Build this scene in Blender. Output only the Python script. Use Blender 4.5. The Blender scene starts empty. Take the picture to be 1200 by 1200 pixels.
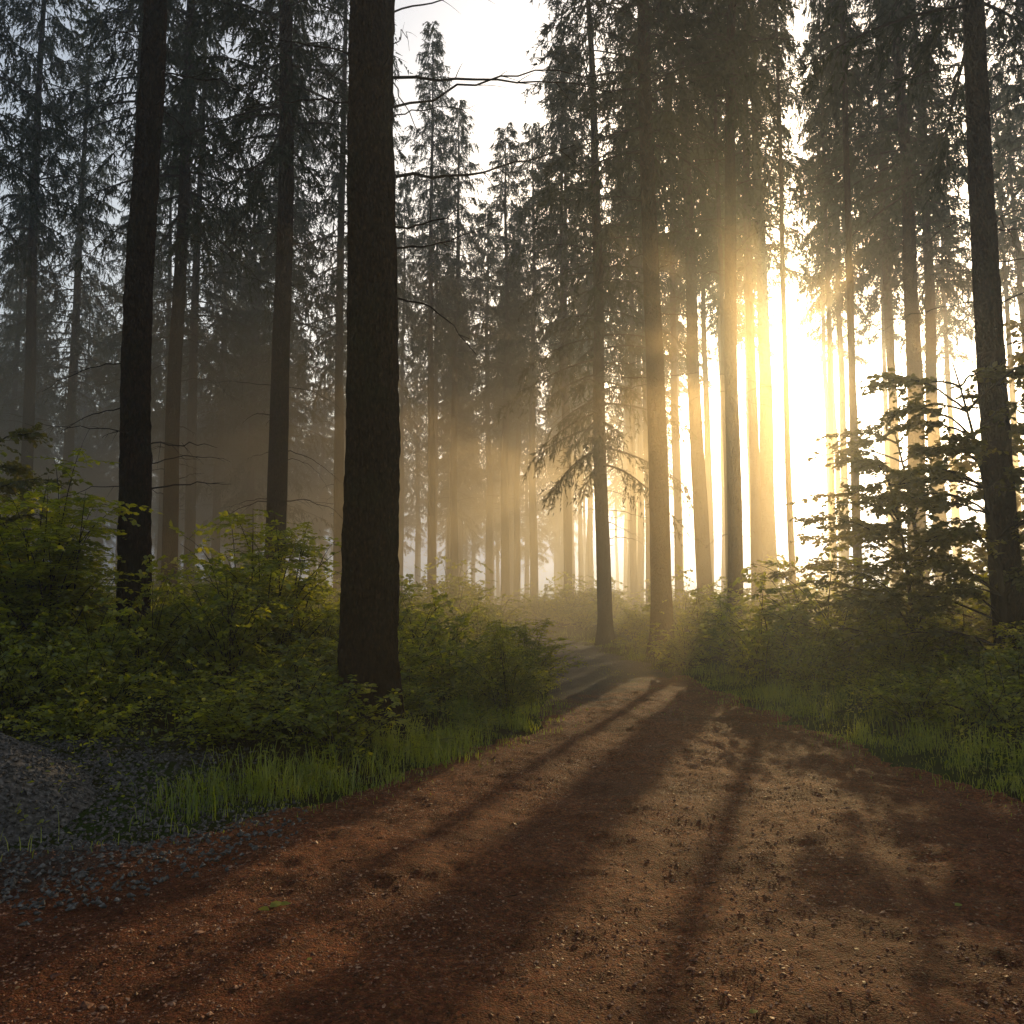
import bpy, math, random
import numpy as np
from mathutils import Vector
R = np.random.default_rng(11)
scene = bpy.context.scene
scene.view_settings.view_transform = 'Standard'
scene.view_settings.look = 'None'
scene.view_settings.exposure = 0
scene.view_settings.gamma = 1

# ------------------------------------------------------------------ noise
_lat = np.random.default_rng(5).random((256, 256))
def vnoise(x, y):
    x = np.asarray(x, float); y = np.asarray(y, float)
    xi = np.floor(x).astype(int); yi = np.floor(y).astype(int)
    fx = x-xi; fy = y-yi
    fx = fx*fx*(3-2*fx); fy = fy*fy*(3-2*fy)
    a = _lat[xi & 255, yi & 255]; b = _lat[(xi+1) & 255, yi & 255]
    c = _lat[xi & 255, (yi+1) & 255]; d = _lat[(xi+1) & 255, (yi+1) & 255]
    return (a*(1-fx)+b*fx)*(1-fy)+(c*(1-fx)+d*fx)*fy - .5
def fbm(x, y, o=4):
    s = 0; a = 1
    for i in range(o):
        s = s+a*vnoise(x*2**i+17*i, y*2**i+31*i); a *= .5
    return s
def sstep(a, b, x):
    t = np.clip((x-a)/(b-a), 0, 1); return t*t*(3-2*t)

# ------------------------------------------------------------------ mesh builder
class MB:
    def __init__(s): s.v = []; s.f = []; s.m = []; s.n = 0
    def add(s, v, f, mat):
        v = np.asarray(v, float).reshape(-1, 3); f = np.asarray(f, int).reshape(-1, 3)
        s.v.append(v); s.f.append(f+s.n); s.m.append(np.full(len(f), mat)); s.n += len(v)
    def mesh(s, name, mats, smooth=True):
        v = np.concatenate(s.v); f = np.concatenate(s.f); m = np.concatenate(s.m)
        me = bpy.data.meshes.new(name)
        me.from_pydata(v, [], f)
        for k in mats: me.materials.append(k)
        me.polygons.foreach_set("material_index", m.astype(np.int32))
        me.polygons.foreach_set("use_smooth", np.full(len(f), smooth))
        me.update(); return me
def unit(v): return v/np.maximum(np.linalg.norm(v, axis=-1, keepdims=True), 1e-9)
def tube(mb, pts, rad, segs=5, mat=0, warp=None):
    pts = np.asarray(pts, float); n = len(pts); rad = np.asarray(rad, float)
    t = unit(np.gradient(pts, axis=0))
    ref = np.array([0, 0, 1.]) if abs(t[n//2][2]) < .8 else np.array([1., 0, 0])
    a = unit(np.cross(t, ref)); b = np.cross(t, a)
    th = np.arange(segs)/segs*2*np.pi
    rr = np.repeat(rad[:, None], segs, 1)
    if warp is not None: rr = warp(rr, pts, th)
    v = pts[:, None]+rr[..., None]*(np.cos(th)[None, :, None]*a[:, None]+np.sin(th)[None, :, None]*b[:, None])
    i = np.arange(n-1)[:, None]*segs; j = np.arange(segs)[None]; j2 = (j+1) % segs
    p, q, r_, s_ = i+j, i+j2, i+segs+j2, i+segs+j
    f = np.concatenate([np.stack([p, q, r_], -1).reshape(-1, 3), np.stack([p, r_, s_], -1).reshape(-1, 3)])
    mb.add(v, f, mat)
def blades(mb, base, d, L, W, mat):
    N = len(base); side = unit(np.cross(d, R.normal(size=(N, 3))))
    L = np.broadcast_to(L, N)[:, None]; W = np.broadcast_to(W, N)[:, None]
    v = np.stack([base-side*W/2, base+side*W/2, base+d*L], 1)
    mb.add(v, np.arange(3*N).reshape(N, 3), mat)
def leaves(mb, base, d, nrm, L, W, mat):
    N = len(base); d = unit(d); side = unit(np.cross(d, nrm)); nn = np.cross(side, d)
    L = np.broadcast_to(L, N)[:, None]; W = np.broadcast_to(W, N)[:, None]
    v = np.stack([base, base+d*L*.3+side*W*.42+nn*L*.05, base+d*L*.62+side*W*.42+nn*L*.04, base+d*L-nn*L*.08,
                  base+d*L*.62-side*W*.42+nn*L*.04, base+d*L*.3-side*W*.42+nn*L*.05], 1)
    k = np.arange(N)[:, None]*6
    f = np.concatenate([k+np.array([[0, 1, 5]]), k+np.array([[1, 2, 4]]), k+np.array([[1, 4, 5]]), k+np.array([[2, 3, 4]])])
    mb.add(v, f, mat)

# ------------------------------------------------------------------ materials
def newmat(name):
    m = bpy.data.materials.new(name); m.use_nodes = True
    nt = m.node_tree; nt.nodes.clear()
    out = nt.nodes.new('ShaderNodeOutputMaterial'); return m, nt, out
def N(nt, t, **k):
    n = nt.nodes.new(t)
    for a, b in k.items(): setattr(n, a, b)
    return n
def ramp(nt, fac, stops):
    r = N(nt, 'ShaderNodeValToRGB'); e = r.color_ramp.elements
    while len(e) < len(stops): e.new(.5)
    for i, (p, c) in enumerate(stops): e[i].position = p; e[i].color = (*c, 1)
    nt.links.new(fac, r.inputs[0]); return r.outputs[0]
def noise(nt, vec, scale, detail=4, rough=.6):
    n = N(nt, 'ShaderNodeTexNoise'); n.inputs['Scale'].default_value = scale
    n.inputs['Detail'].default_value = detail; n.inputs['Roughness'].default_value = rough
    nt.links.new(vec, n.inputs['Vector']); return n.outputs['Fac']
def mixc(nt, fac, a, b, bt='MIX'):
    m = N(nt, 'ShaderNodeMix', data_type='RGBA', blend_type=bt)
    for s, v in ((m.inputs[0], fac), (m.inputs[6], a), (m.inputs[7], b)):
        if hasattr(v, 'is_linked'): nt.links.new(v, s)
        elif isinstance(v, (int, float)): s.default_value = v
        else: s.default_value = (*v, 1)
    return m.outputs[2]

def bark_mat(name, c0, c1, moss):
    m, nt, out = newmat(name); p = N(nt, 'ShaderNodeBsdfDiffuse')
    tc = N(nt, 'ShaderNodeTexCoord'); mp = N(nt, 'ShaderNodeMapping'); mp.inputs['Scale'].default_value = (1, 1, .45)
    nt.links.new(tc.outputs['Object'], mp.inputs[0])
    v = N(nt, 'ShaderNodeTexVoronoi'); v.inputs['Scale'].default_value = 34; nt.links.new(mp.outputs[0], v.inputs['Vector'])
    n1 = noise(nt, mp.outputs[0], 22, 5, .75); n2 = noise(nt, tc.outputs['Object'], 1.3, 3)
    c = ramp(nt, n1, [(.35, c0), (.68, c1)])
    mm = ramp(nt, n2, [(.5, (0, 0, 0)), (.68, (moss, moss, moss))])
    c = mixc(nt, mm, c, (.022, .03, .010))
    c = mixc(nt, .7, c, ramp(nt, v.outputs['Distance'], [(.1, (1, 1, 1)), (.6, (.25, .25, .25))]), 'MULTIPLY')
    nt.links.new(c, p.inputs['Color'])
    ad = N(nt, 'ShaderNodeMath', operation='SUBTRACT'); nt.links.new(n1, ad.inputs[0]); nt.links.new(v.outputs['Distance'], ad.inputs[1])
    b = N(nt, 'ShaderNodeBump'); b.inputs['Strength'].default_value = 1; b.inputs['Distance'].default_value = .04
    nt.links.new(ad.outputs[0], b.inputs['Height']); nt.links.new(b.outputs[0], p.inputs['Normal'])
    nt.links.new(p.outputs[0], out.inputs[0]); return m
M_bark = bark_mat('spruce_bark', (.014, .007, .004), (.075, .038, .021), .6)
m, nt, out = newmat('dead_twig'); M_twig = m; p = N(nt, 'ShaderNodeBsdfDiffuse'); p.inputs[0].default_value = (.03, .02, .014, 1); nt.links.new(p.outputs[0], out.inputs[0])

def leaf_mat(name, c0, c1, tr, trf, scale=1.5, gloss=.06):
    m, nt, out = newmat(name)
    tc = N(nt, 'ShaderNodeTexCoord')
    n1 = noise(nt, tc.outputs['Object'], scale, 2); n2 = noise(nt, tc.outputs['Object'], 18, 1)
    ad = N(nt, 'ShaderNodeMath', operation='MULTIPLY_ADD'); nt.links.new(n2, ad.inputs[0]); ad.inputs[1].default_value = .5
    nt.links.new(n1, ad.inputs[2])
    c = ramp(nt, ad.outputs[0], [(.5, c0), (.95, c1)])
    d = N(nt, 'ShaderNodeBsdfDiffuse'); nt.links.new(c, d.inputs['Color'])
    t = N(nt, 'ShaderNodeBsdfTranslucent')
    ct = mixc(nt, 1.0, c, tr, 'MULTIPLY'); nt.links.new(ct, t.inputs[0])
    mx = N(nt, 'ShaderNodeMixShader'); mx.inputs[0].default_value = trf
    nt.links.new(d.outputs[0], mx.inputs[1]); nt.links.new(t.outputs[0], mx.inputs[2]); last = mx.outputs[0]
    if gloss:
        g = N(nt, 'ShaderNodeBsdfGlossy'); g.inputs['Roughness'].default_value = .45
        m2 = N(nt, 'ShaderNodeMixShader'); m2.inputs[0].default_value = gloss
        nt.links.new(last, m2.inputs[1]); nt.links.new(g.outputs[0], m2.inputs[2]); last = m2.outputs[0]
    nt.links.new(last, out.inputs[0])
    return m
M_needle = leaf_mat('spruce_needles', (.012, .024, .010), (.032, .050, .019), (1.6, 1.4, .7), .2, .8, 0)
M_leaf = leaf_mat('shrub_leaves', (.07, .11, .007), (.29, .30, .020), (2.8, 2.5, .45), .6)
M_leafb = leaf_mat('beech_leaves', (.05, .06, .010), (.14, .14, .022), (2.6, 2.1, .6), .5)
M_grass = leaf_mat('grass_blades', (.12, .18, .010), (.34, .36, .025), (2.0, 1.9, .45), .55)
M_dead = leaf_mat('fallen_leaf', (.10, .05, .02), (.22, .13, .05), (1, 1, 1), .3, 9)

# ground material
m, nt, out = newmat('forest_floor'); M_ground = m
p = N(nt, 'ShaderNodeBsdfDiffuse'); tc = N(nt, 'ShaderNodeTexCoord'); o = tc.outputs['Object']
c = ramp(nt, noise(nt, o, 3, 6, .7), [(.3, (.03, .02, .010)), (.5, (.06, .042, .02)), (.7, (.05, .07, .018))])
c = mixc(nt, ramp(nt, noise(nt, o, .6, 4), [(.42, (0, 0, 0)), (.6, (.8, .8, .8))]), c, (.05, .09, .015))
nt.links.new(c, p.inputs['Color'])
b = N(nt, 'ShaderNodeBump'); b.inputs['Distance'].default_value = .08; nt.links.new(noise(nt, o, 22, 6, .75), b.inputs['Height'])
nt.links.new(b.outputs[0], p.inputs['Normal']); nt.links.new(p.outputs[0], out.inputs[0])

# path material
m, nt, out = newmat('path_gravel_earth'); M_path = m
p = N(nt, 'ShaderNodeBsdfPrincipled'); tc = N(nt, 'ShaderNodeTexCoord'); o = tc.outputs['Object']
c = ramp(nt, noise(nt, o, 26, 8, .8), [(.32, (.055, .0145, .006)), (.5, (.215, .060, .020)), (.68, (.56, .195, .072))])
c = mixc(nt, ramp(nt, noise(nt, o, .8, 5), [(.38, (0, 0, 0)), (.62, (.65, .65, .65))]), c, (.085, .022, .008))
vo = N(nt, 'ShaderNodeTexVoronoi'); vo.inputs['Scale'].default_value = 90; nt.links.new(o, vo.inputs['Vector'])
hs = N(nt, 'ShaderNodeHueSaturation'); hs.inputs['Saturation'].default_value = .25; nt.links.new(vo.outputs['Color'], hs.inputs['Color'])
c = mixc(nt, .75, c, hs.outputs[0], 'OVERLAY')
# grey quarry chippings on the left shoulder of the track
sx = N(nt, 'ShaderNodeSeparateXYZ'); nt.links.new(o, sx.inputs[0])
nn = noise(nt, o, 1.6, 5)
k1 = N(nt, 'ShaderNodeMath', operation='MULTIPLY_ADD'); nt.links.new(nn, k1.inputs[0]); k1.inputs[1].default_value = 2.2
k0 = N(nt, 'ShaderNodeMath', operation='MULTIPLY'); nt.links.new(sx.outputs[0], k0.inputs[0]); k0.inputs[1].default_value = -1
k2 = N(nt, 'ShaderNodeMath', operation='MULTIPLY_ADD'); nt.links.new(sx.outputs[1], k2.inputs[0]); k2.inputs[1].default_value = .5; nt.links.new(k0.outputs[0], k2.inputs[2])
nt.links.new(k2.outputs[0], k1.inputs[2])
mr = N(nt, 'ShaderNodeMapRange'); nt.links.new(k1.outputs[0], mr.inputs[0]); mr.inputs[1].default_value = 5.8; mr.inputs[2].default_value = 7.0
c = mixc(nt, mr.outputs[0], c, ramp(nt, noise(nt, o, 40, 6, .8), [(.35, (.032, .026, .022)), (.65, (.15, .13, .112))]))
nt.links.new(c, p.inputs['Base Color']); p.inputs['Roughness'].default_value = .75; p.inputs['Specular IOR Level'].default_value = .1
b = N(nt, 'ShaderNodeBump'); b.inputs['Distance'].default_value = .04; b.inputs['Strength'].default_value = 1
v2 = N(nt, 'ShaderNodeTexVoronoi'); v2.inputs['Scale'].default_value = 38; nt.links.new(o, v2.inputs['Vector'])
a1 = N(nt, 'ShaderNodeMath', operation='MULTIPLY_ADD'); nt.links.new(v2.outputs['Distance'], a1.inputs[0]); a1.inputs[1].default_value = .5; nt.links.new(vo.outputs['Distance'], a1.inputs[2])
ad = N(nt, 'ShaderNodeMath', operation='SUBTRACT'); nt.links.new(noise(nt, o, 48, 8, .85), ad.inputs[0]); nt.links.new(a1.outputs[0], ad.inputs[1])
nt.links.new(ad.outputs[0], b.inputs['Height']); nt.links.new(b.outputs[0], p.inputs['Normal']); nt.links.new(p.outputs[0], out.inputs[0])

def stone_mat(name, stops):
    m, nt, out = newmat(name); p = N(nt, 'ShaderNodeBsdfPrincipled'); tc = N(nt, 'ShaderNodeTexCoord')
    c = ramp(nt, noise(nt, tc.outputs['Object'], 31, 3), stops)
    nt.links.new(c, p.inputs['Base Color']); p.inputs['Roughness'].default_value = .6; p.inputs['Specular IOR Level'].default_value = .3
    nt.links.new(p.outputs[0], out.inputs[0]); return m
M_stone = stone_mat('red_stones', [(.35, (.06, .018, .008)), (.5, (.24, .076, .028)), (.65, (.52, .28, .16))])
M_grey = stone_mat('grey_stones', [(.35, (.035, .029, .024)), (.55, (.11, .096, .084)), (.7, (.24, .215, .19))])

# ------------------------------------------------------------------ terrain
YL = [-6, 0, 3, 4.4, 6, 8, 10, 14.5, 20, 26, 34, 45, 60]
XL = [-6, -5.6, -5.0, -4.2, -2.1, -.5, .3, .75, .7, .2, -2, -7, -16]
XR = [6.5, 5.6, 4.6, 4.2, 3.8, 3.65, 3.4, 3.2, 2.7, 2.2, .2, -4.5, -12]
def xl(y): return np.interp(y, YL, XL)
def xr(y): return np.interp(y, YL, XR)
def pathd(x, y):   # signed distance-ish, >0 outside
    e = .35*fbm(x*.9, y*.9, 3)
    return np.maximum(xl(y)-x, x-xr(y))+e
def base_h(x, y):
    d = np.maximum(pathd(x, y), 0)
    h = .16*sstep(0, 1.6, d)+sstep(.3, 4, d)*(.35*fbm(x*.25, y*.25, 4)+.08*fbm(x*2, y*2, 3))
    left = sstep(1, 5, xl(y)-x)*sstep(6, 10, y); h = h+.18*left
    return h+.03*fbm(x*.6, y*.6, 2)
def ground_z(x, y):
    return base_h(x, y)-.06*sstep(.15, -.25, pathd(x, y))
def path_z(x, y):
    d = pathd(x, y)
    c = (xl(y)+xr(y))/2; w = (xr(y)-xl(y))/2
    rut = -.03*np.exp(-((np.abs(x-c)-.75)/.28)**2)
    return base_h(x, y)+.004+rut*.8+.055*fbm(x*1.7, y*1.7, 3)+.028*fbm(x*7, y*7, 4)-.10*sstep(0, .45, d)
def grid(mb, xs, ys, fz, mat=0, keep=None):
    X, Y = np.meshgrid(xs, ys); Z = fz(X, Y)
    n = len(xs); i = np.arange(len(ys)-1)[:, None]*n; j = np.arange(n-1)[None]
    a = i+j; q = np.concatenate([np.stack([a, a+1, a+n+1], -1).reshape(-1, 3), np.stack([a, a+n+1, a+n], -1).reshape(-1, 3)])
    v = np.stack([X, Y, Z], -1).reshape(-1, 3)
    if keep is not None:
        k = keep(v[:, 0], v[:, 1]); q = q[k[q].all(1)]
    mb.add(v, q, mat)
def obj(name, me, loc=(0, 0, 0), rot=(0, 0, 0), sc=(1, 1, 1), parent=None):
    o = bpy.data.objects.new(name, me); scene.collection.objects.link(o)
    o.location = loc; o.rotation_euler = rot; o.scale = sc
    if parent: o.parent = parent
    return o
def spaced(lo, a, b, hi, fine, n):
    mid = np.arange(a, b, fine); g = np.geomspace(1, 100, n)
    g = (g-1)/99
    return np.concatenate([(a-(a-lo)*g)[::-1][:-1], mid, b+(hi-b)*g])
mb = MB(); grid(mb, spaced(-500, -12, 12, 500, .16, 60), spaced(-300, 0, 26, 900, .16, 70), ground_z)
obj('ground', mb.mesh('ground', [M_ground]))
mb = MB()
grid(mb, np.arange(-8, 7.5, .035), np.arange(-1, 14, .035), path_z, 0, lambda x, y: pathd(x, y) < .6)
grid(mb, np.arange(-20, 7.5, .12), np.arange(13.92, 58, .12), path_z, 0, lambda x, y: pathd(x, y) < .6)
obj('dirt_path', mb.mesh('dirt_path', [M_path]))

# stones
_ov = np.array([[1, 0, 0], [-1, 0, 0], [0, 1, 0], [0, -1, 0], [0, 0, 1], [0, 0, -1.]])
_of = np.array([[0, 2, 4], [2, 1, 4], [1, 3, 4], [3, 0, 4], [2, 0, 5], [1, 2, 5], [3, 1, 5], [0, 3, 5]])
def stones(mb, P, s, mat, flat=.5):
    n = len(P); v = _ov[None]*(s[:, None, None]*R.uniform(.55, 1.2, (n, 6, 1)))+R.normal(size=(n, 6, 3))*s[:, None, None]*.25
    a = R.uniform(0, 6.28, n); ca, sa = np.cos(a), np.sin(a)
    x = v[..., 0]*ca[:, None]-v[..., 1]*sa[:, None]; y = v[..., 0]*sa[:, None]+v[..., 1]*ca[:, None]
    v = np.stack([x, y, v[..., 2]*flat], -1)+P[:, None]
    mb.add(v, (np.arange(n)[:, None, None]*6+_of[None]).reshape(-1, 3), mat)
mb = MB()
n = 200000; y = 1.8+10*R.random(n)**1.7; x = R.uniform(-6, 6, n)
k = (pathd(x, y) < .1) & (np.abs(x) < .65*y+.5) & (R.random(n) < .3+1.8*np.clip(fbm(x*1.3, y*1.3, 4)+.2, 0, 1)); x = x[k]; y = y[k]; s = .0038+.009*R.random(len(x))**2.5+.02*(R.random(len(x)) > .994)*R.random(len(x))
stones(mb, np.stack([x, y, path_z(x, y)+s*.12], -1), s, 0)
obj('path_pebbles', mb.mesh('path_pebbles', [M_stone], False))
# gravel pile
def pile_z(x, y):
    d = np.sqrt(((x+4.5)/1.7)**2+((y-6.0)/1.3)**2)
    return base_h(x, y)-.1+.85*np.clip(1-d, 0, 1)**.9+.05*fbm(x*3, y*3, 3)
mb = MB(); grid(mb, np.arange(-6.4, -2.7, .05), np.arange(4.4, 7.6, .05), pile_z, 0)
n = 38000; x = R.uniform(-6.5, -1.4, n); y = R.uniform(4.0, 8.3, n)
z = np.maximum(pile_z(x, y), np.maximum(path_z(x, y), base_h(x, y))); d = np.sqrt(((x+4.55)/2.0)**2+((y-6.0)/1.6)**2)
k = R.random(n) < np.clip(1.6-d, 0, 1); x, y, z = x[k], y[k], z[k]; s = R.uniform(.008, .024, len(x))
stones(mb, np.stack([x, y, z+s*.2], -1), s, 0, .75)
obj('gravel_pile', mb.mesh('gravel_pile', [M_grey], False))
# fallen leaves / twigs litter
mb = MB(); n = 2200; y = 2+12*R.random(n)**1.3; x = R.uniform(-6, 6, n); k = pathd(x, y) < .5; x, y = x[k], y[k]
P = np.stack([x, y, path_z(x, y)+.008], -1); a = R.uniform(0, 6.28, len(x))
leaves(mb, P, np.stack([np.cos(a), np.sin(a), R.normal(0, .2, len(a))], -1), np.array([0, 0, 1.])+R.normal(0, .3, (len(a), 3)), R.uniform(.012, .035, len(a)), R.uniform(.006, .018, len(a)), 0)
for i in range(300):
    y0 = 2+10*R.random()**1.3; x0 = R.uniform(-4, 5); a = R.uniform(0, 6.28); L = R.uniform(.03, .12)
    q = np.array([[x0+math.cos(a)*t*L, y0+math.sin(a)*t*L+.1*L*math.sin(t*4), 0] for t in (0, .35, .7, 1)])
    q[:, 2] = path_z(q[:, 0], q[:, 1])+.004
    tube(mb, q, [.0025, .0022, .0015, .001], 4, 1)
# one fresh green leaf and a few weeds lying on the track
for (lx, ly, ll) in [(-1.22, 4.45, .085), (-1.27, 4.43, .07), (-1.18, 4.48, .06), (.9, 3.4, .04), (2.3, 4.6, .05), (-.9, 3.9, .03)]:
    P = np.array([[lx, ly, float(path_z(np.array(lx), np.array(ly)))+.015]]); a = R.uniform(-.5, .9)
    leaves(mb, P, np.array([[math.cos(a), math.sin(a), .1]]), np.array([[.1, -.2, 1.]]), ll, ll*.7, 2)
obj('leaf_litter', mb.mesh('leaf_litter', [M_dead, M_twig, M_grass]))

# ------------------------------------------------------------------ trees
def bez(p0, p1, p2, n):
    t = np.linspace(0, 1, n)[:, None]; return (1-t)**2*p0+2*t*(1-t)*p1+t*t*p2
def deadbranch(mb, z, az, L, r, droop, seed_twigs=4, r0=.2):
    d = np.array([math.cos(az), math.sin(az), 0])
    p0 = d*r0*.7+[0, 0, z]; up = R.uniform(-.1, .25)
    p1 = p0+d*L*.55+[0, 0, L*up]; p2 = p0+d*L+[0, 0, L*(up-droop)]+np.array([-d[1], d[0], 0])*L*R.uniform(-.2, .2)
    c = bez(p0, p1, p2, 12); c[1:] += R.normal(0, .011*L, (11, 3))
    tube(mb, c, np.linspace(r, r*.2, 12), 5, 1)
    for k in range(seed_twigs):
        i = R.integers(2, 11); s = c[i]; dd = unit(d*R.uniform(.5, 1)+R.normal(0, .4, 3)-[0, 0, .2]); l = L*R.uniform(.1, .25)
        cc = bez(s, s+dd*l*.5, s+dd*l+[0, 0, -.2*l], 5); tube(mb, cc, np.linspace(r*.35, r*.1, 5), 3, 1)
def spruce(seed, H=27, r0=.25, crown=10., Lmax=2.9, nb=130, ntw=34, nbl=11, ndead=44, segs=14, rings=50, bl=.17, bw=.042, specials=(), deadfrom=2.5):
    global R; R = np.random.default_rng(seed); mb = MB()
    z = np.linspace(0, 1, rings)**1.25*H-.3
    rad = r0*(np.clip(1-z/H, .02, 1)**.75)+r0*.45*np.exp(-np.maximum(z, 0)/.35)
    wob = np.stack([.05*np.sin(z*.35+seed)+.025*np.sin(z*.9+seed*2), .05*np.cos(z*.3+seed), z], -1)
    def warp(rr, pts, th):
        Z = pts[:, 2][:, None]; c_, s_ = np.cos(th)[None], np.sin(th)[None]
        return rr*(1+.07*fbm(c_*2.5+10, Z*.8+s_*2.5, 3)+(.15*fbm(c_*9+Z*1.3, s_*9+Z*4.1, 3) if segs > 20 else 0)
                   +.18*np.exp(-np.maximum(Z, 0)/.4)*np.sin(th[None]*4+seed))
    tube(mb, wob, rad, segs, 0, warp)
    def rz(zz): return r0*(max(1-zz/H, .02))**.75
    for i in range(ndead):
        zz = deadfrom+(crown+2-deadfrom)*R.random()**.7
        deadbranch(mb, zz, R.uniform(0, 6.28), R.uniform(.4, 1.2)*(1+zz/9), R.uniform(.007, .014), R.uniform(0, .5), R.integers(2, 7), rz(zz))
    for (zz, az, L, r, dr) in specials: deadbranch(mb, zz, az, L, r, dr, 5, rz(zz))
    B = []; D = []
    for i in range(nb):
        t = (i+R.random())/nb; zz = crown+(H-crown)*t; az = i*2.399+R.normal(0, .4)
        L = Lmax*(1-t)**.7*R.uniform(.5, 1.2)+.3
        if t < .12 and R.random() < .35: L *= .6
        d = np.array([math.cos(az), math.sin(az), 0]); el = -.3+.85*t+R.normal(0, .13)
        p0 = np.array([0, 0, zz]); p1 = p0+d*L*.5+[0, 0, L*.5*(el+.15)]; p2 = p0+d*L+[0, 0, L*(el-.15)]
        c = bez(p0, p1, p2, 9); tube(mb, c, np.linspace(.03*(1-t)+.008, .004, 9), 4, 1)
        sd = np.array([-d[1], d[0], 0]); m = max(6, int(ntw*(.3+.7*L/Lmax)))
        u = .1+.9*R.random(m)**.85; idx = u*8; i0 = np.minimum(idx.astype(int), 7); fr = (idx-i0)[:, None]
        s = c[i0]*(1-fr)+c[i0+1]*fr; sgn = np.where(R.random(m) < .5, -1, 1)[:, None]
        td = unit(d*R.uniform(.3, .9, (m, 1))+sgn*sd*R.uniform(.2, .9, (m, 1))+np.array([0, 0, -1])*R.uniform(.15, 1.9, (m, 1)))
        tl = (.25+.5*R.random(m))*(1-.4*u)*(.5+.5*L/Lmax)*1.5
        blades(mb, s, td, tl, .02, 2)
        v = R.random((m, nbl)); g = (tl[:, None]*v)[..., None]
        P = s[:, None]+td[:, None]*g-np.array([0, 0, 1])*(g**2)*.5
        dd = unit(td[:, None]*.9+R.normal(0, .5, (m, nbl, 3))-np.array([0, 0, .25]))
        B.append(P.reshape(-1, 3)); D.append(dd.reshape(-1, 3))
    if B:
        B = np.concatenate(B); D = np.concatenate(D); n = len(B)
        blades(mb, B, D, bl*R.uniform(.6, 1.3, n), bw*R.uniform(.7, 1.4, n), 2)
    return mb.mesh('spruce_%d' % seed, [M_bark, M_twig, M_needle])

V = [spruce(1, crown=10.5), spruce(2, crown=12, Lmax=2.6), spruce(3, crown=9.5, Lmax=3.2, nb=140), spruce(4, crown=13, Lmax=2.7, nb=110),
     spruce(5, H=31, crown=18.5, Lmax=2.9, nb=85, nbl=7, bl=.24, bw=.065, ndead=30),
     spruce(6, H=25, crown=6, Lmax=3.4, nb=120, nbl=7, bl=.26, bw=.07, ntw=26, ndead=20),
     spruce(7, H=26, crown=8, Lmax=3.0, nb=120, nbl=7, bl=.26, bw=.07, ntw=26, ndead=20),
     spruce(8, H=29, crown=14.0, Lmax=2.7, nb=115), spruce(9, H=25, crown=5.0, Lmax=3.3, nb=130, ndead=30)]
def place(v, x, y, dia, lean=0, leany=0, h=1., name='spruce_tree', parent=None):
    s = dia/.5; sx = max(s, .75) if .3 <= dia < .5 else s
    return obj(name, V[v], (x, y, float(base_h(np.array(x), np.array(y)))-.05), (leany, lean, random.uniform(0, 6.28)), (sx, sx, h), parent)
random.seed(4)
# hero trunks
A = spruce(21, H=29, r0=.30, crown=12.5, nb=100, ndead=16, segs=64, rings=420, deadfrom=6.5,
           specials=[(6.15, .12, 2.1, .02, -.28), (5.55, -.2, .95, .014, -.35), (5.35, .3, 1.15, .015, -.3), (4.75, -.1, .9, .014, .7), (7.3, .1, 2.4, .018, .15), (6.9, -.4, 2.6, .015, .1), (7.0, 2.9, 1.6, .014, .1)])
obj('spruce_tree', A, (-1.49, 9, -.02))
Bm = spruce(22, H=27, r0=.205, crown=11.5, nb=100, ndead=34, segs=44, rings=300, deadfrom=2.7)
obj('spruce_tree', Bm, (-4.81, 11, .1), (0, -.012, 0))
Om = spruce(23, H=27, r0=.225, crown=10.5, nb=110, ndead=26, segs=36, rings=200, deadfrom=3)
obj('spruce_tree', Om, (7.5, 13, .1), (0, -.03, 1.))
T = [(0, -4.7, 17, .44, 0), (1, -14.9, 26, .40, .01), (3, -9.9, 22, .30, 0), (2, -5.7, 28, .38, 0),
     (1, 3.45, 20, .52, -.043), (1, 6.15, 27, .52, -.04), (3, 5.16, 20, .38, -.02), (8, 2.75, 25, .45, -.023),
     (7, 9.7, 32, .64, 0), (7, 8.55, 30, .42, 0), (3, 11.5, 24, .55, 0), (7, 14.4, 32, .42, 0), (1, 15.1, 30, .52, 0),
     (7, 15.4, 38, .32, 0), (1, 6.1, 38, .40, -.01), (7, 7.0, 36, .36, 0), (1, 2.6, 40, .42, 0), (3, 1.15, 46, .48, 0),
     (3, -2.9, 42, .44, 0), (1, -3.6, 38, .4, 0), (2, -12.5, 33, .45, 0), (0, -17, 21, .5, 0), (2, -19, 36, .5, 0), (3, 18, 27, .5, 0),
     (3, 13.2, 19, .45, -.02), (1, -8.5, 31, .4, 0), (2, -8.0, 20, .36, 0), (2, -12.5, 18, .4, 0), (7, 8.9, 22, .22, -.01), (4, 13.2, 35, .24, 0),
     (4, 8.35, 25.5, .20, 0), (4, 6.75, 26.5, .2, -.01)]
for (v, x, y, d, l) in T: place(v, x, y, d, l, random.uniform(-.01, .01), random.uniform(.98, 1.08))
# forest behind and beside the viewpoint
for (x, y) in [(-7, -4), (-3, -9), (4, -8), (8, -3), (-12, 2), (13, 3), (-16, -8), (12, -12), (0, -16), (-9, -15), (18, -6), (-11, 9), (13, 9), (-22, 8), (20, 14), (-8, 3), (9, 5.5)]:
    place(random.randrange(4), x, y, random.uniform(.38, .55))
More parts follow.
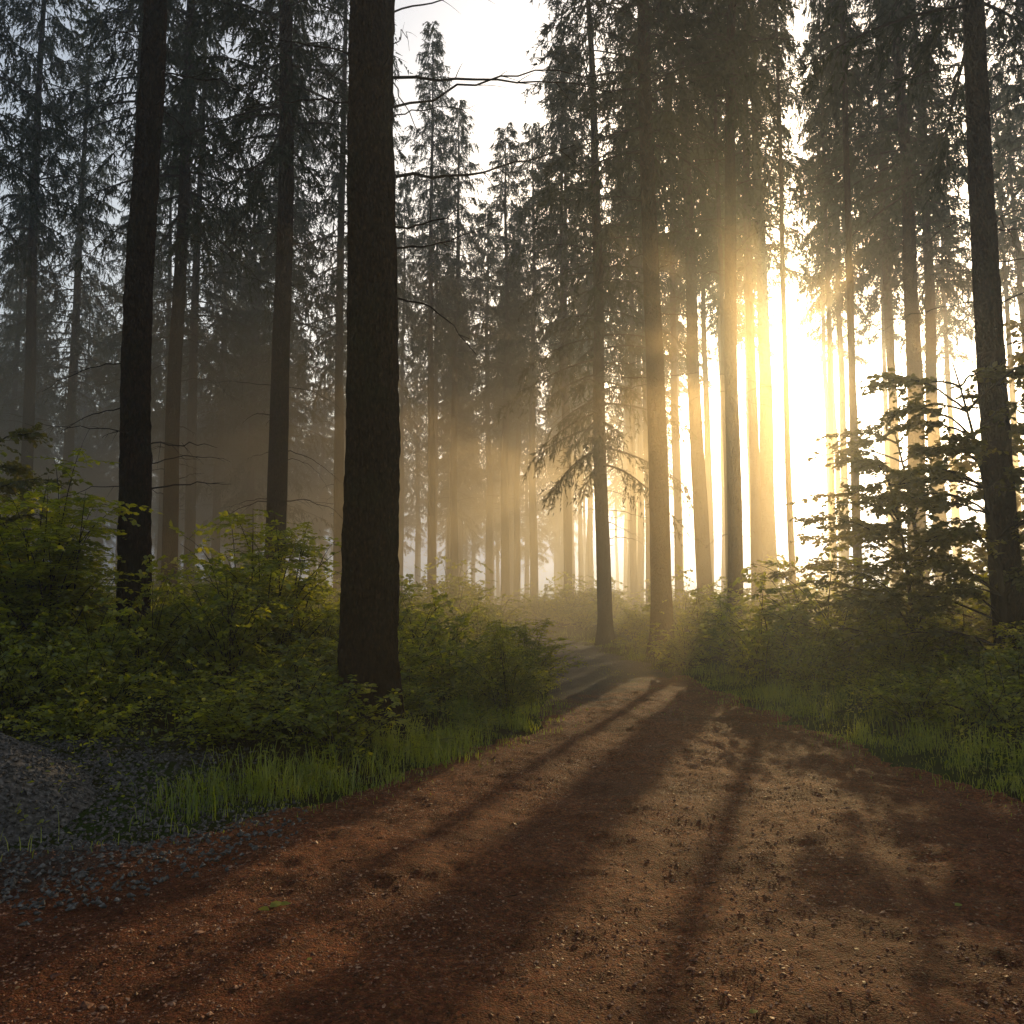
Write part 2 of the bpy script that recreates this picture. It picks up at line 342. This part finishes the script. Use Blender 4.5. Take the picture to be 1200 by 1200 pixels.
# distant mass
E = bpy.data.objects.new('distant_forest', None); scene.collection.objects.link(E)
pts = []
rr = random.Random(9)
tries = 0
while len(pts) < 190 and tries < 20000:
    tries += 1
    y = rr.uniform(39, 100); x = rr.uniform(-.95*y, .75*y)
    if pathd(np.array(x), np.array(y)) < 1.5 and y < 58: continue
    off = x-.352*y; kind = 0
    if -15 < off < 7:
        if y > 64 or rr.random() < .5: continue
        if abs(off) < .9 or (abs(off+2.7) < .6): continue
        kind = 1
    elif off >= 7:
        kind = 1
        if y > 60 or rr.random() > .2: continue
    elif off > -24: kind = 2
    mind = 3.0
    if any((x-a)**2+(y-b)**2 < mind**2 for a, b, c in pts): continue
    pts.append((x, y, kind))
for (x, y, kd) in pts:
    off = x-.352*y
    if kd == 1: place(4, x, y, rr.uniform(.34, .46), rr.uniform(-.015, .015), 0, rr.uniform(.98, 1.05) if -4 < off < 3 else rr.uniform(.84, 1.05), 'spruce_tree_far', E)
    else: place(rr.choice([5, 5, 6, 6, 0]) if kd == 0 else rr.choice([1, 3, 7, 0, 1]), x, y, rr.uniform(.36, .5), rr.uniform(-.015, .015), 0, rr.uniform(.72, 1.1) if kd == 0 else rr.uniform(.85, 1.05), 'spruce_tree_far', E)

# ------------------------------------------------------------------ shrubs
def shrub(seed, Rad=.9, H=1.1, ns=26, ntw=7, nl=13, ll=.065, mats=None, layer=0., zmin=0.):
    global R; R = np.random.default_rng(seed); mb = MB()
    P = []; D = []; NN = []
    for i in range(ns):
        az = R.uniform(0, 6.28); rr = Rad*math.sqrt(R.random()); hz = H*(.45+.55*math.sqrt(max(0, 1-(rr/Rad)**2)))*R.uniform(.5, 1.15)
        b = np.array([R.normal(0, .12*Rad), R.normal(0, .12*Rad), -.05]); e = np.array([rr*math.cos(az), rr*math.sin(az), hz])
        c = bez(b, np.array([b[0]*.7+e[0]*.35, b[1]*.7+e[1]*.35, hz*.85]), e, 9)
        tube(mb, c, np.linspace(.005+.004*H, .002, 9), 4, 0)
        for k in range(ntw):
            u = R.uniform(max(.22, zmin), 1); j = min(int(u*8), 7); s = c[j]*(1-(u*8-j))+c[j+1]*(u*8-j) if u < 1 else c[8]
            a2 = R.uniform(0, 6.28); dd = unit(np.array([math.cos(a2), math.sin(a2), R.normal(.1, .3)*(1-layer)])); l = R.uniform(.15, .42)*(.6+.4*H)
            cc = bez(s, s+dd*l*.5+[0, 0, .04*l], s+dd*l-[0, 0, .15*l], 5); tube(mb, cc, np.linspace(.003, .001, 5), 3, 0)
            t = (np.arange(nl)+R.random(nl))/nl; i4 = np.minimum((t*4).astype(int), 3); f = (t*4-i4)[:, None]
            q = cc[i4]*(1-f)+cc[i4+1]*f; sd = np.array([-dd[1], dd[0], 0])
            sg = np.where(np.arange(nl) % 2, 1, -1)[:, None]
            P.append(q); D.append(dd*.6+sg*sd*R.uniform(.5, 1, (nl, 1))+R.normal(0, .25*(1-layer*.5), (nl, 3))-[0, 0, .15]); NN.append(np.array([0, 0, 1.])+R.normal(0, .45*(1-layer*.6), (nl, 3)))
    P = np.concatenate(P); D = np.concatenate(D); NN = np.concatenate(NN); n = len(P); L = ll*R.uniform(.6, 1.3, n)
    leaves(mb, P, D, NN, L, L*R.uniform(.55, .8, n), 1)
    return mb.mesh('shrub_%d' % seed, mats or [M_twig, M_leaf])
S = [shrub(31, ll=.075), shrub(32, .8, .8, 24, 7, 11, .06), shrub(33, 1., 1.4, 30, 7, 12, .085), shrub(34, .8, .5, 26, 6, 11, .06), shrub(35, .9, 1., 26, 7, 12, .07)]
BS = [shrub(41, 1.2, 3.0, 46, 16, 15, .09, layer=.5), shrub(42, 1.5, 2.5, 52, 16, 15, .085, layer=.5)]
rr = random.Random(3)
def putshrub(v, x, y, s, name='shrub', parent=None, set_=S, hs=1.):
    obj(name, set_[v], (x, y, float(base_h(np.array(x), np.array(y)))-.03), (rr.uniform(-.08, .08), rr.uniform(-.08, .08), rr.uniform(0, 6.28)), (s, s, s*hs), parent)
EU = bpy.data.objects.new('undergrowth', None); scene.collection.objects.link(EU)
pts = []; tries = 0
while tries < 9000 and len(pts) < 480:
    tries += 1
    y = 7.3+34*rr.random()**1.5; x = rr.uniform(-.75*y-1, .72*y+1)
    pd = float(pathd(np.array(x), np.array(y)))
    left = x < float(xl(y))
    if pd < (.6 if left else .7): continue
    if left and y < 7.6+.3*max(0, x+3): continue
    if left and x < -2.6 and y < 7.9: continue
    if not left and y < 8.6: continue
    md = .6 if y < 16 else 1.0
    if any((x-a)**2+(y-b)**2 < md*md for a, b in pts): continue
    if (x+1.49)**2+(y-9)**2 < .4: continue
    pts.append((x, y)); edge = min(1, .4+pd*.35)
    hh = .75+.9*max(0, float(fbm(np.array(x*.45), np.array(y*.45), 2))+.25)
    if y < 14: putshrub(rr.choice([0, 1, 2, 3, 4] if y > 9 else [1, 3, 4]), x, y, rr.uniform(.7, 1.1)*edge, 'shrub', None, hs=hh*rr.uniform(.8, 1.1))
    else: putshrub(rr.randrange(5), x, y, rr.uniform(.9, 1.5)*(edge if y < 20 else 1), 'shrub_far', EU, hs=hh)
for (v, x, y, s, h) in [(0, -5.6, 10.2, .9, 1.0), (1, -3.4, 12.2, .9, 1.0), (1, .3, 13.0, .5, .9), (1, -6.6, 13, .8, .9), (0, -7.6, 12, .9, 1.1), (1, 5.6, 12.4, .5, .8), (0, 8.4, 11.5, .9, .9), (1, -2.2, 15, .7, .9), (1, -.1, 10.6, .42, 1.1), (1, 6.6, 10.8, .5, .9)]:
    putshrub(v, x, y, s, 'hazel_shrub', None, BS, h)

# young beech on the right: arching limbs with flat leaf sprays
def beech(seed, H=5.4, limbs=34, az0=None):
    global R; R = np.random.default_rng(seed); mb = MB(); P = []; D = []; NN = []
    tp = bez(np.array([0, 0, -.2]), np.array([.2, 0, H*.5]), np.array([-.3, .1, H]), 14); tube(mb, tp, np.linspace(.065, .01, 14), 8, 0)
    for i in range(limbs):
        t = .12+.86*(i+R.random())/limbs; j = min(int(t*13), 12); s = tp[j]
        az = R.uniform(0, 6.28) if R.random() < .5 else math.pi+R.normal(0, .8)
        L = (2.9-1.6*t)*R.uniform(.45, 1.15); d = np.array([math.cos(az), math.sin(az), 0]); up = R.uniform(.2, .6)
        c = bez(s, s+d*L*.5+[0, 0, L*up], s+d*L+[0, 0, L*(up-.2)], 12); c[2:] += np.cumsum(R.normal(0, .018, (10, 3)), 0); tube(mb, c, np.linspace(.02, .003, 12), 5, 0)
        for k in range(20):
            u = R.uniform(.25, 1); j = min(int(u*11), 10); q0 = c[j]+(c[j+1]-c[j])*(u*11-j)
            sg = 1 if k % 2 else -1; sd = np.array([-d[1], d[0], 0])*sg
            dd = unit(d*R.uniform(.4, 1.)+sd*R.uniform(.3, 1)+[0, 0, R.normal(0, .3)]); l = R.uniform(.2, .6)*(1.15-.5*u)
            cc = bez(q0, q0+dd*l*.5+[0, 0, .03], q0+dd*l-[0, 0, .08*l], 6); tube(mb, cc, np.linspace(.004, .001, 6), 3, 0)
            nl = 13; t2 = (np.arange(nl)+R.random(nl))/nl; i4 = np.minimum((t2*5).astype(int), 4); f = (t2*5-i4)[:, None]
            q = cc[i4]*(1-f)+cc[i4+1]*f; s2 = np.array([-dd[1], dd[0], 0]); g = np.where(np.arange(nl) % 2, 1, -1)[:, None]
            P.append(q); D.append(dd*.6+g*s2*R.uniform(.5, 1, (nl, 1))+R.normal(0, .3, (nl, 3))-[0, 0, .2]); NN.append(np.array([0, 0, 1.])+R.normal(0, .5, (nl, 3)))
    P = np.concatenate(P); D = np.concatenate(D); NN = np.concatenate(NN); n = len(P); L = .1*R.uniform(.6, 1.25, n)
    leaves(mb, P, D, NN, L, L*R.uniform(.6, .8, n), 1)
    return mb.mesh('beech', [M_twig, M_leafb])
b1 = beech(51); b2 = beech(52, 4.4, 28); b3 = beech(53, 5.0, 30)
obj('beech_tree', b1, (7.0, 12.2, .1), (0, -.05, 0), (.95, .95, .9)); obj('beech_tree', b2, (8.6, 14.5, .1), (0, 0, .4)); obj('beech_tree', b3, (7.2, 15.2, .1), (0, 0, -.4), (1, 1, .9))
obj('beech_tree', b3, (9.0, 12.8, .1), (0, 0, 1.2), (.9, .9, 1.3)); obj('beech_tree', b1, (11.5, 17, .1), (0, 0, .9), (1.1, 1.1, 1.3)); obj('beech_tree', b2, (6.3, 13.6, .1), (0, 0, .3), (.8, .8, .75))
obj('beech_tree', b2, (-7.0, 11, .1), (0, 0, 2.6), (.7, .7, .75))

# ------------------------------------------------------------------ grass
R = np.random.default_rng(77)
def grass(mb, x, y, L, mat=0):
    n = len(x); z = np.maximum(ground_z(x, y), path_z(x, y))-.01; b = np.stack([x, y, z], -1)
    a = R.uniform(0, 6.28, n); h = np.stack([np.cos(a), np.sin(a), np.zeros(n)], -1); sd = np.stack([-h[:, 1], h[:, 0], h[:, 2]], -1)
    bend = R.uniform(.2, 1.1, n)[:, None]; L = L[:, None]; w = R.uniform(.0018, .0036, n)[:, None]
    up = np.array([0, 0, 1.]); m1 = b+up*L*.5+h*L*bend*.18; m2 = b+up*L*(.85-.1*bend)+h*L*bend*.5; tp = b+up*L*(1-.35*bend)+h*L*bend*.9
    v = np.stack([b-sd*w, b+sd*w, m1-sd*w, m1+sd*w, m2-sd*w*.7, m2+sd*w*.7, tp], 1); k = np.arange(n)[:, None, None]*7
    f = np.array([[0, 1, 3], [0, 3, 2], [2, 3, 5], [2, 5, 4], [4, 5, 6]])
    mb.add(v, (k+f[None]).reshape(-1, 3), mat)
mb = MB(); n = 460000; y = 4.5+26*R.random(n)**1.7; x = R.uniform(-7, 9, n)
pd = pathd(x, y); left = x < xl(y)
den = np.exp(-((pd-.4)/.45)**2)*(.2+2.2*np.clip(fbm(x*1.7, y*1.7, 3)+.15, 0, 1))
den = den*np.where(left, sstep(5.2, 6.8, y), sstep(4.5, 6.5, y))*np.where(y > 16, .5, 1)
den = np.maximum(den, .03*(pd > .8))
den = np.where((x < -2.6) & (y < 8), den*.1, den)
den = np.maximum(den, .2*np.exp(-((x-(xl(y)+xr(y))/2)/.28)**2)*(y > 9)*(pd < 0)*np.clip(fbm(x*2, y*.6, 3)*3, 0, 1))
k = R.random(n) < den; x, y, pd = x[k], y[k], pd[k]
L = (.05+.14*R.random(len(x)))*(.5+np.clip(pd, 0, 1)*1.)*(.5+1.4*np.clip(fbm(x*2.2, y*2.2, 2)+.3, 0, 1)); L = np.where(pd < -.3, .04, L)
grass(mb, x, y, L)
# taller tufts
for i in range(60):
    yy = R.uniform(5.8, 13); xx = (xl(yy)-R.uniform(.1, 1.1)) if R.random() < .6 else (xr(yy)+R.uniform(.2, 1.4)); m = 40
    if xx < -2.6 and yy < 8: continue
    grass(mb, xx+R.normal(0, .07, m), yy+R.normal(0, .07, m), R.uniform(.12, .38, m))
obj('grass', mb.mesh('grass', [M_grass]))
# low herbs and seedlings carpeting the verge
mb = MB(); n = 75000; y = 5.6+16*R.random(n)**1.4; x = R.uniform(-9, 9, n); pd = pathd(x, y); left = x < xl(y)
den = sstep(.1, .6, pd)*np.clip(fbm(x*1.3+9, y*1.3, 3)*2+.75, 0, 1); den = np.where(left & (x < -1.8) & (y < 7.2), den*.15, den)
k = R.random(n) < den; x, y = x[k], y[k]; n = len(x); hgt = .04+.2*R.random(n)*np.clip(pd[k], .2, 1)
P = np.stack([x, y, ground_z(x, y)+hgt], -1); a = R.uniform(0, 6.28, n)
leaves(mb, P, np.stack([np.cos(a), np.sin(a), R.normal(-.1, .3, n)], -1), np.array([0, 0, 1.])+R.normal(0, .35, (n, 3)), R.uniform(.025, .06, n), R.uniform(.018, .04, n), 0)
obj('ground_herbs', mb.mesh('ground_herbs', [M_leaf]))

# ------------------------------------------------------------------ mist, sky, sun, camera
def mist(name, x0, x1, y0, y1, z0, z1, lobes, col=(1, 1, 1)):
    v = [(x, y, z) for z in (z0, z1) for y in (y0, y1) for x in (x0, x1)]
    f = [(0, 2, 3, 1), (4, 5, 7, 6), (0, 1, 5, 4), (2, 6, 7, 3), (0, 4, 6, 2), (1, 3, 7, 5)]
    me = bpy.data.meshes.new(name); me.from_pydata(v, [], f); m, nt, out = newmat(name); last = None
    for (dens, g) in lobes:
        s = N(nt, 'ShaderNodeVolumeScatter'); s.inputs['Density'].default_value = dens; s.inputs['Anisotropy'].default_value = g; s.inputs['Color'].default_value = (*col, 1)
        if last is None: last = s.outputs[0]
        else:
            a = N(nt, 'ShaderNodeAddShader'); nt.links.new(last, a.inputs[0]); nt.links.new(s.outputs[0], a.inputs[1]); last = a.outputs[0]
    nt.links.new(last, out.inputs['Volume']); me.materials.append(m); obj(name, me)
mist('mist', -120, 120, -25, 140, -1, 17, [(.0036, .55), (.0011, .90)], (.78, .88, .95))
mist('ground_mist', -90, 90, 13, 130, -.8, 7.5, [(.024, .68)], (1, .80, .48))  # amber scatter colour carries part of the sunlight's gold

AZ, EL = math.radians(19.4), math.radians(15.6)
d = Vector((math.sin(AZ)*math.cos(EL), math.cos(AZ)*math.cos(EL), math.sin(EL)))
sl = bpy.data.lights.new('sun', 'SUN'); sl.energy = 5; sl.angle = math.radians(.5); sl.color = (1, .65, .26)
so = bpy.data.objects.new('sun', sl); scene.collection.objects.link(so); so.rotation_euler = d.to_track_quat('Z', 'Y').to_euler(); so.location = (10, 30, 40)
w = bpy.data.worlds.new('World'); scene.world = w; w.use_nodes = True; nt = w.node_tree
bg = nt.nodes['Background']; sk = N(nt, 'ShaderNodeTexSky', sky_type='NISHITA'); sk.sun_disc = False
sk.sun_elevation = EL; sk.sun_rotation = AZ; sk.dust_density = 3.5; sk.air_density = 1.2; sk.ozone_density = 1.0
hs = N(nt, 'ShaderNodeHueSaturation'); hs.inputs['Saturation'].default_value = .8; hs.inputs['Value'].default_value = 1.35
nt.links.new(sk.outputs[0], hs.inputs['Color']); nt.links.new(hs.outputs[0], bg.inputs[0]); bg.inputs[1].default_value = .15

cam = bpy.data.cameras.new('camera'); cam.lens = 30; cam.sensor_width = 36; cam.clip_end = 3000
co = bpy.data.objects.new('camera', cam); scene.collection.objects.link(co); co.location = (0, 0, 1.62)
co.rotation_euler = (math.radians(95.14), 0, 0); scene.camera = co
print('tris', sum(len(m.polygons) for m in bpy.data.meshes))
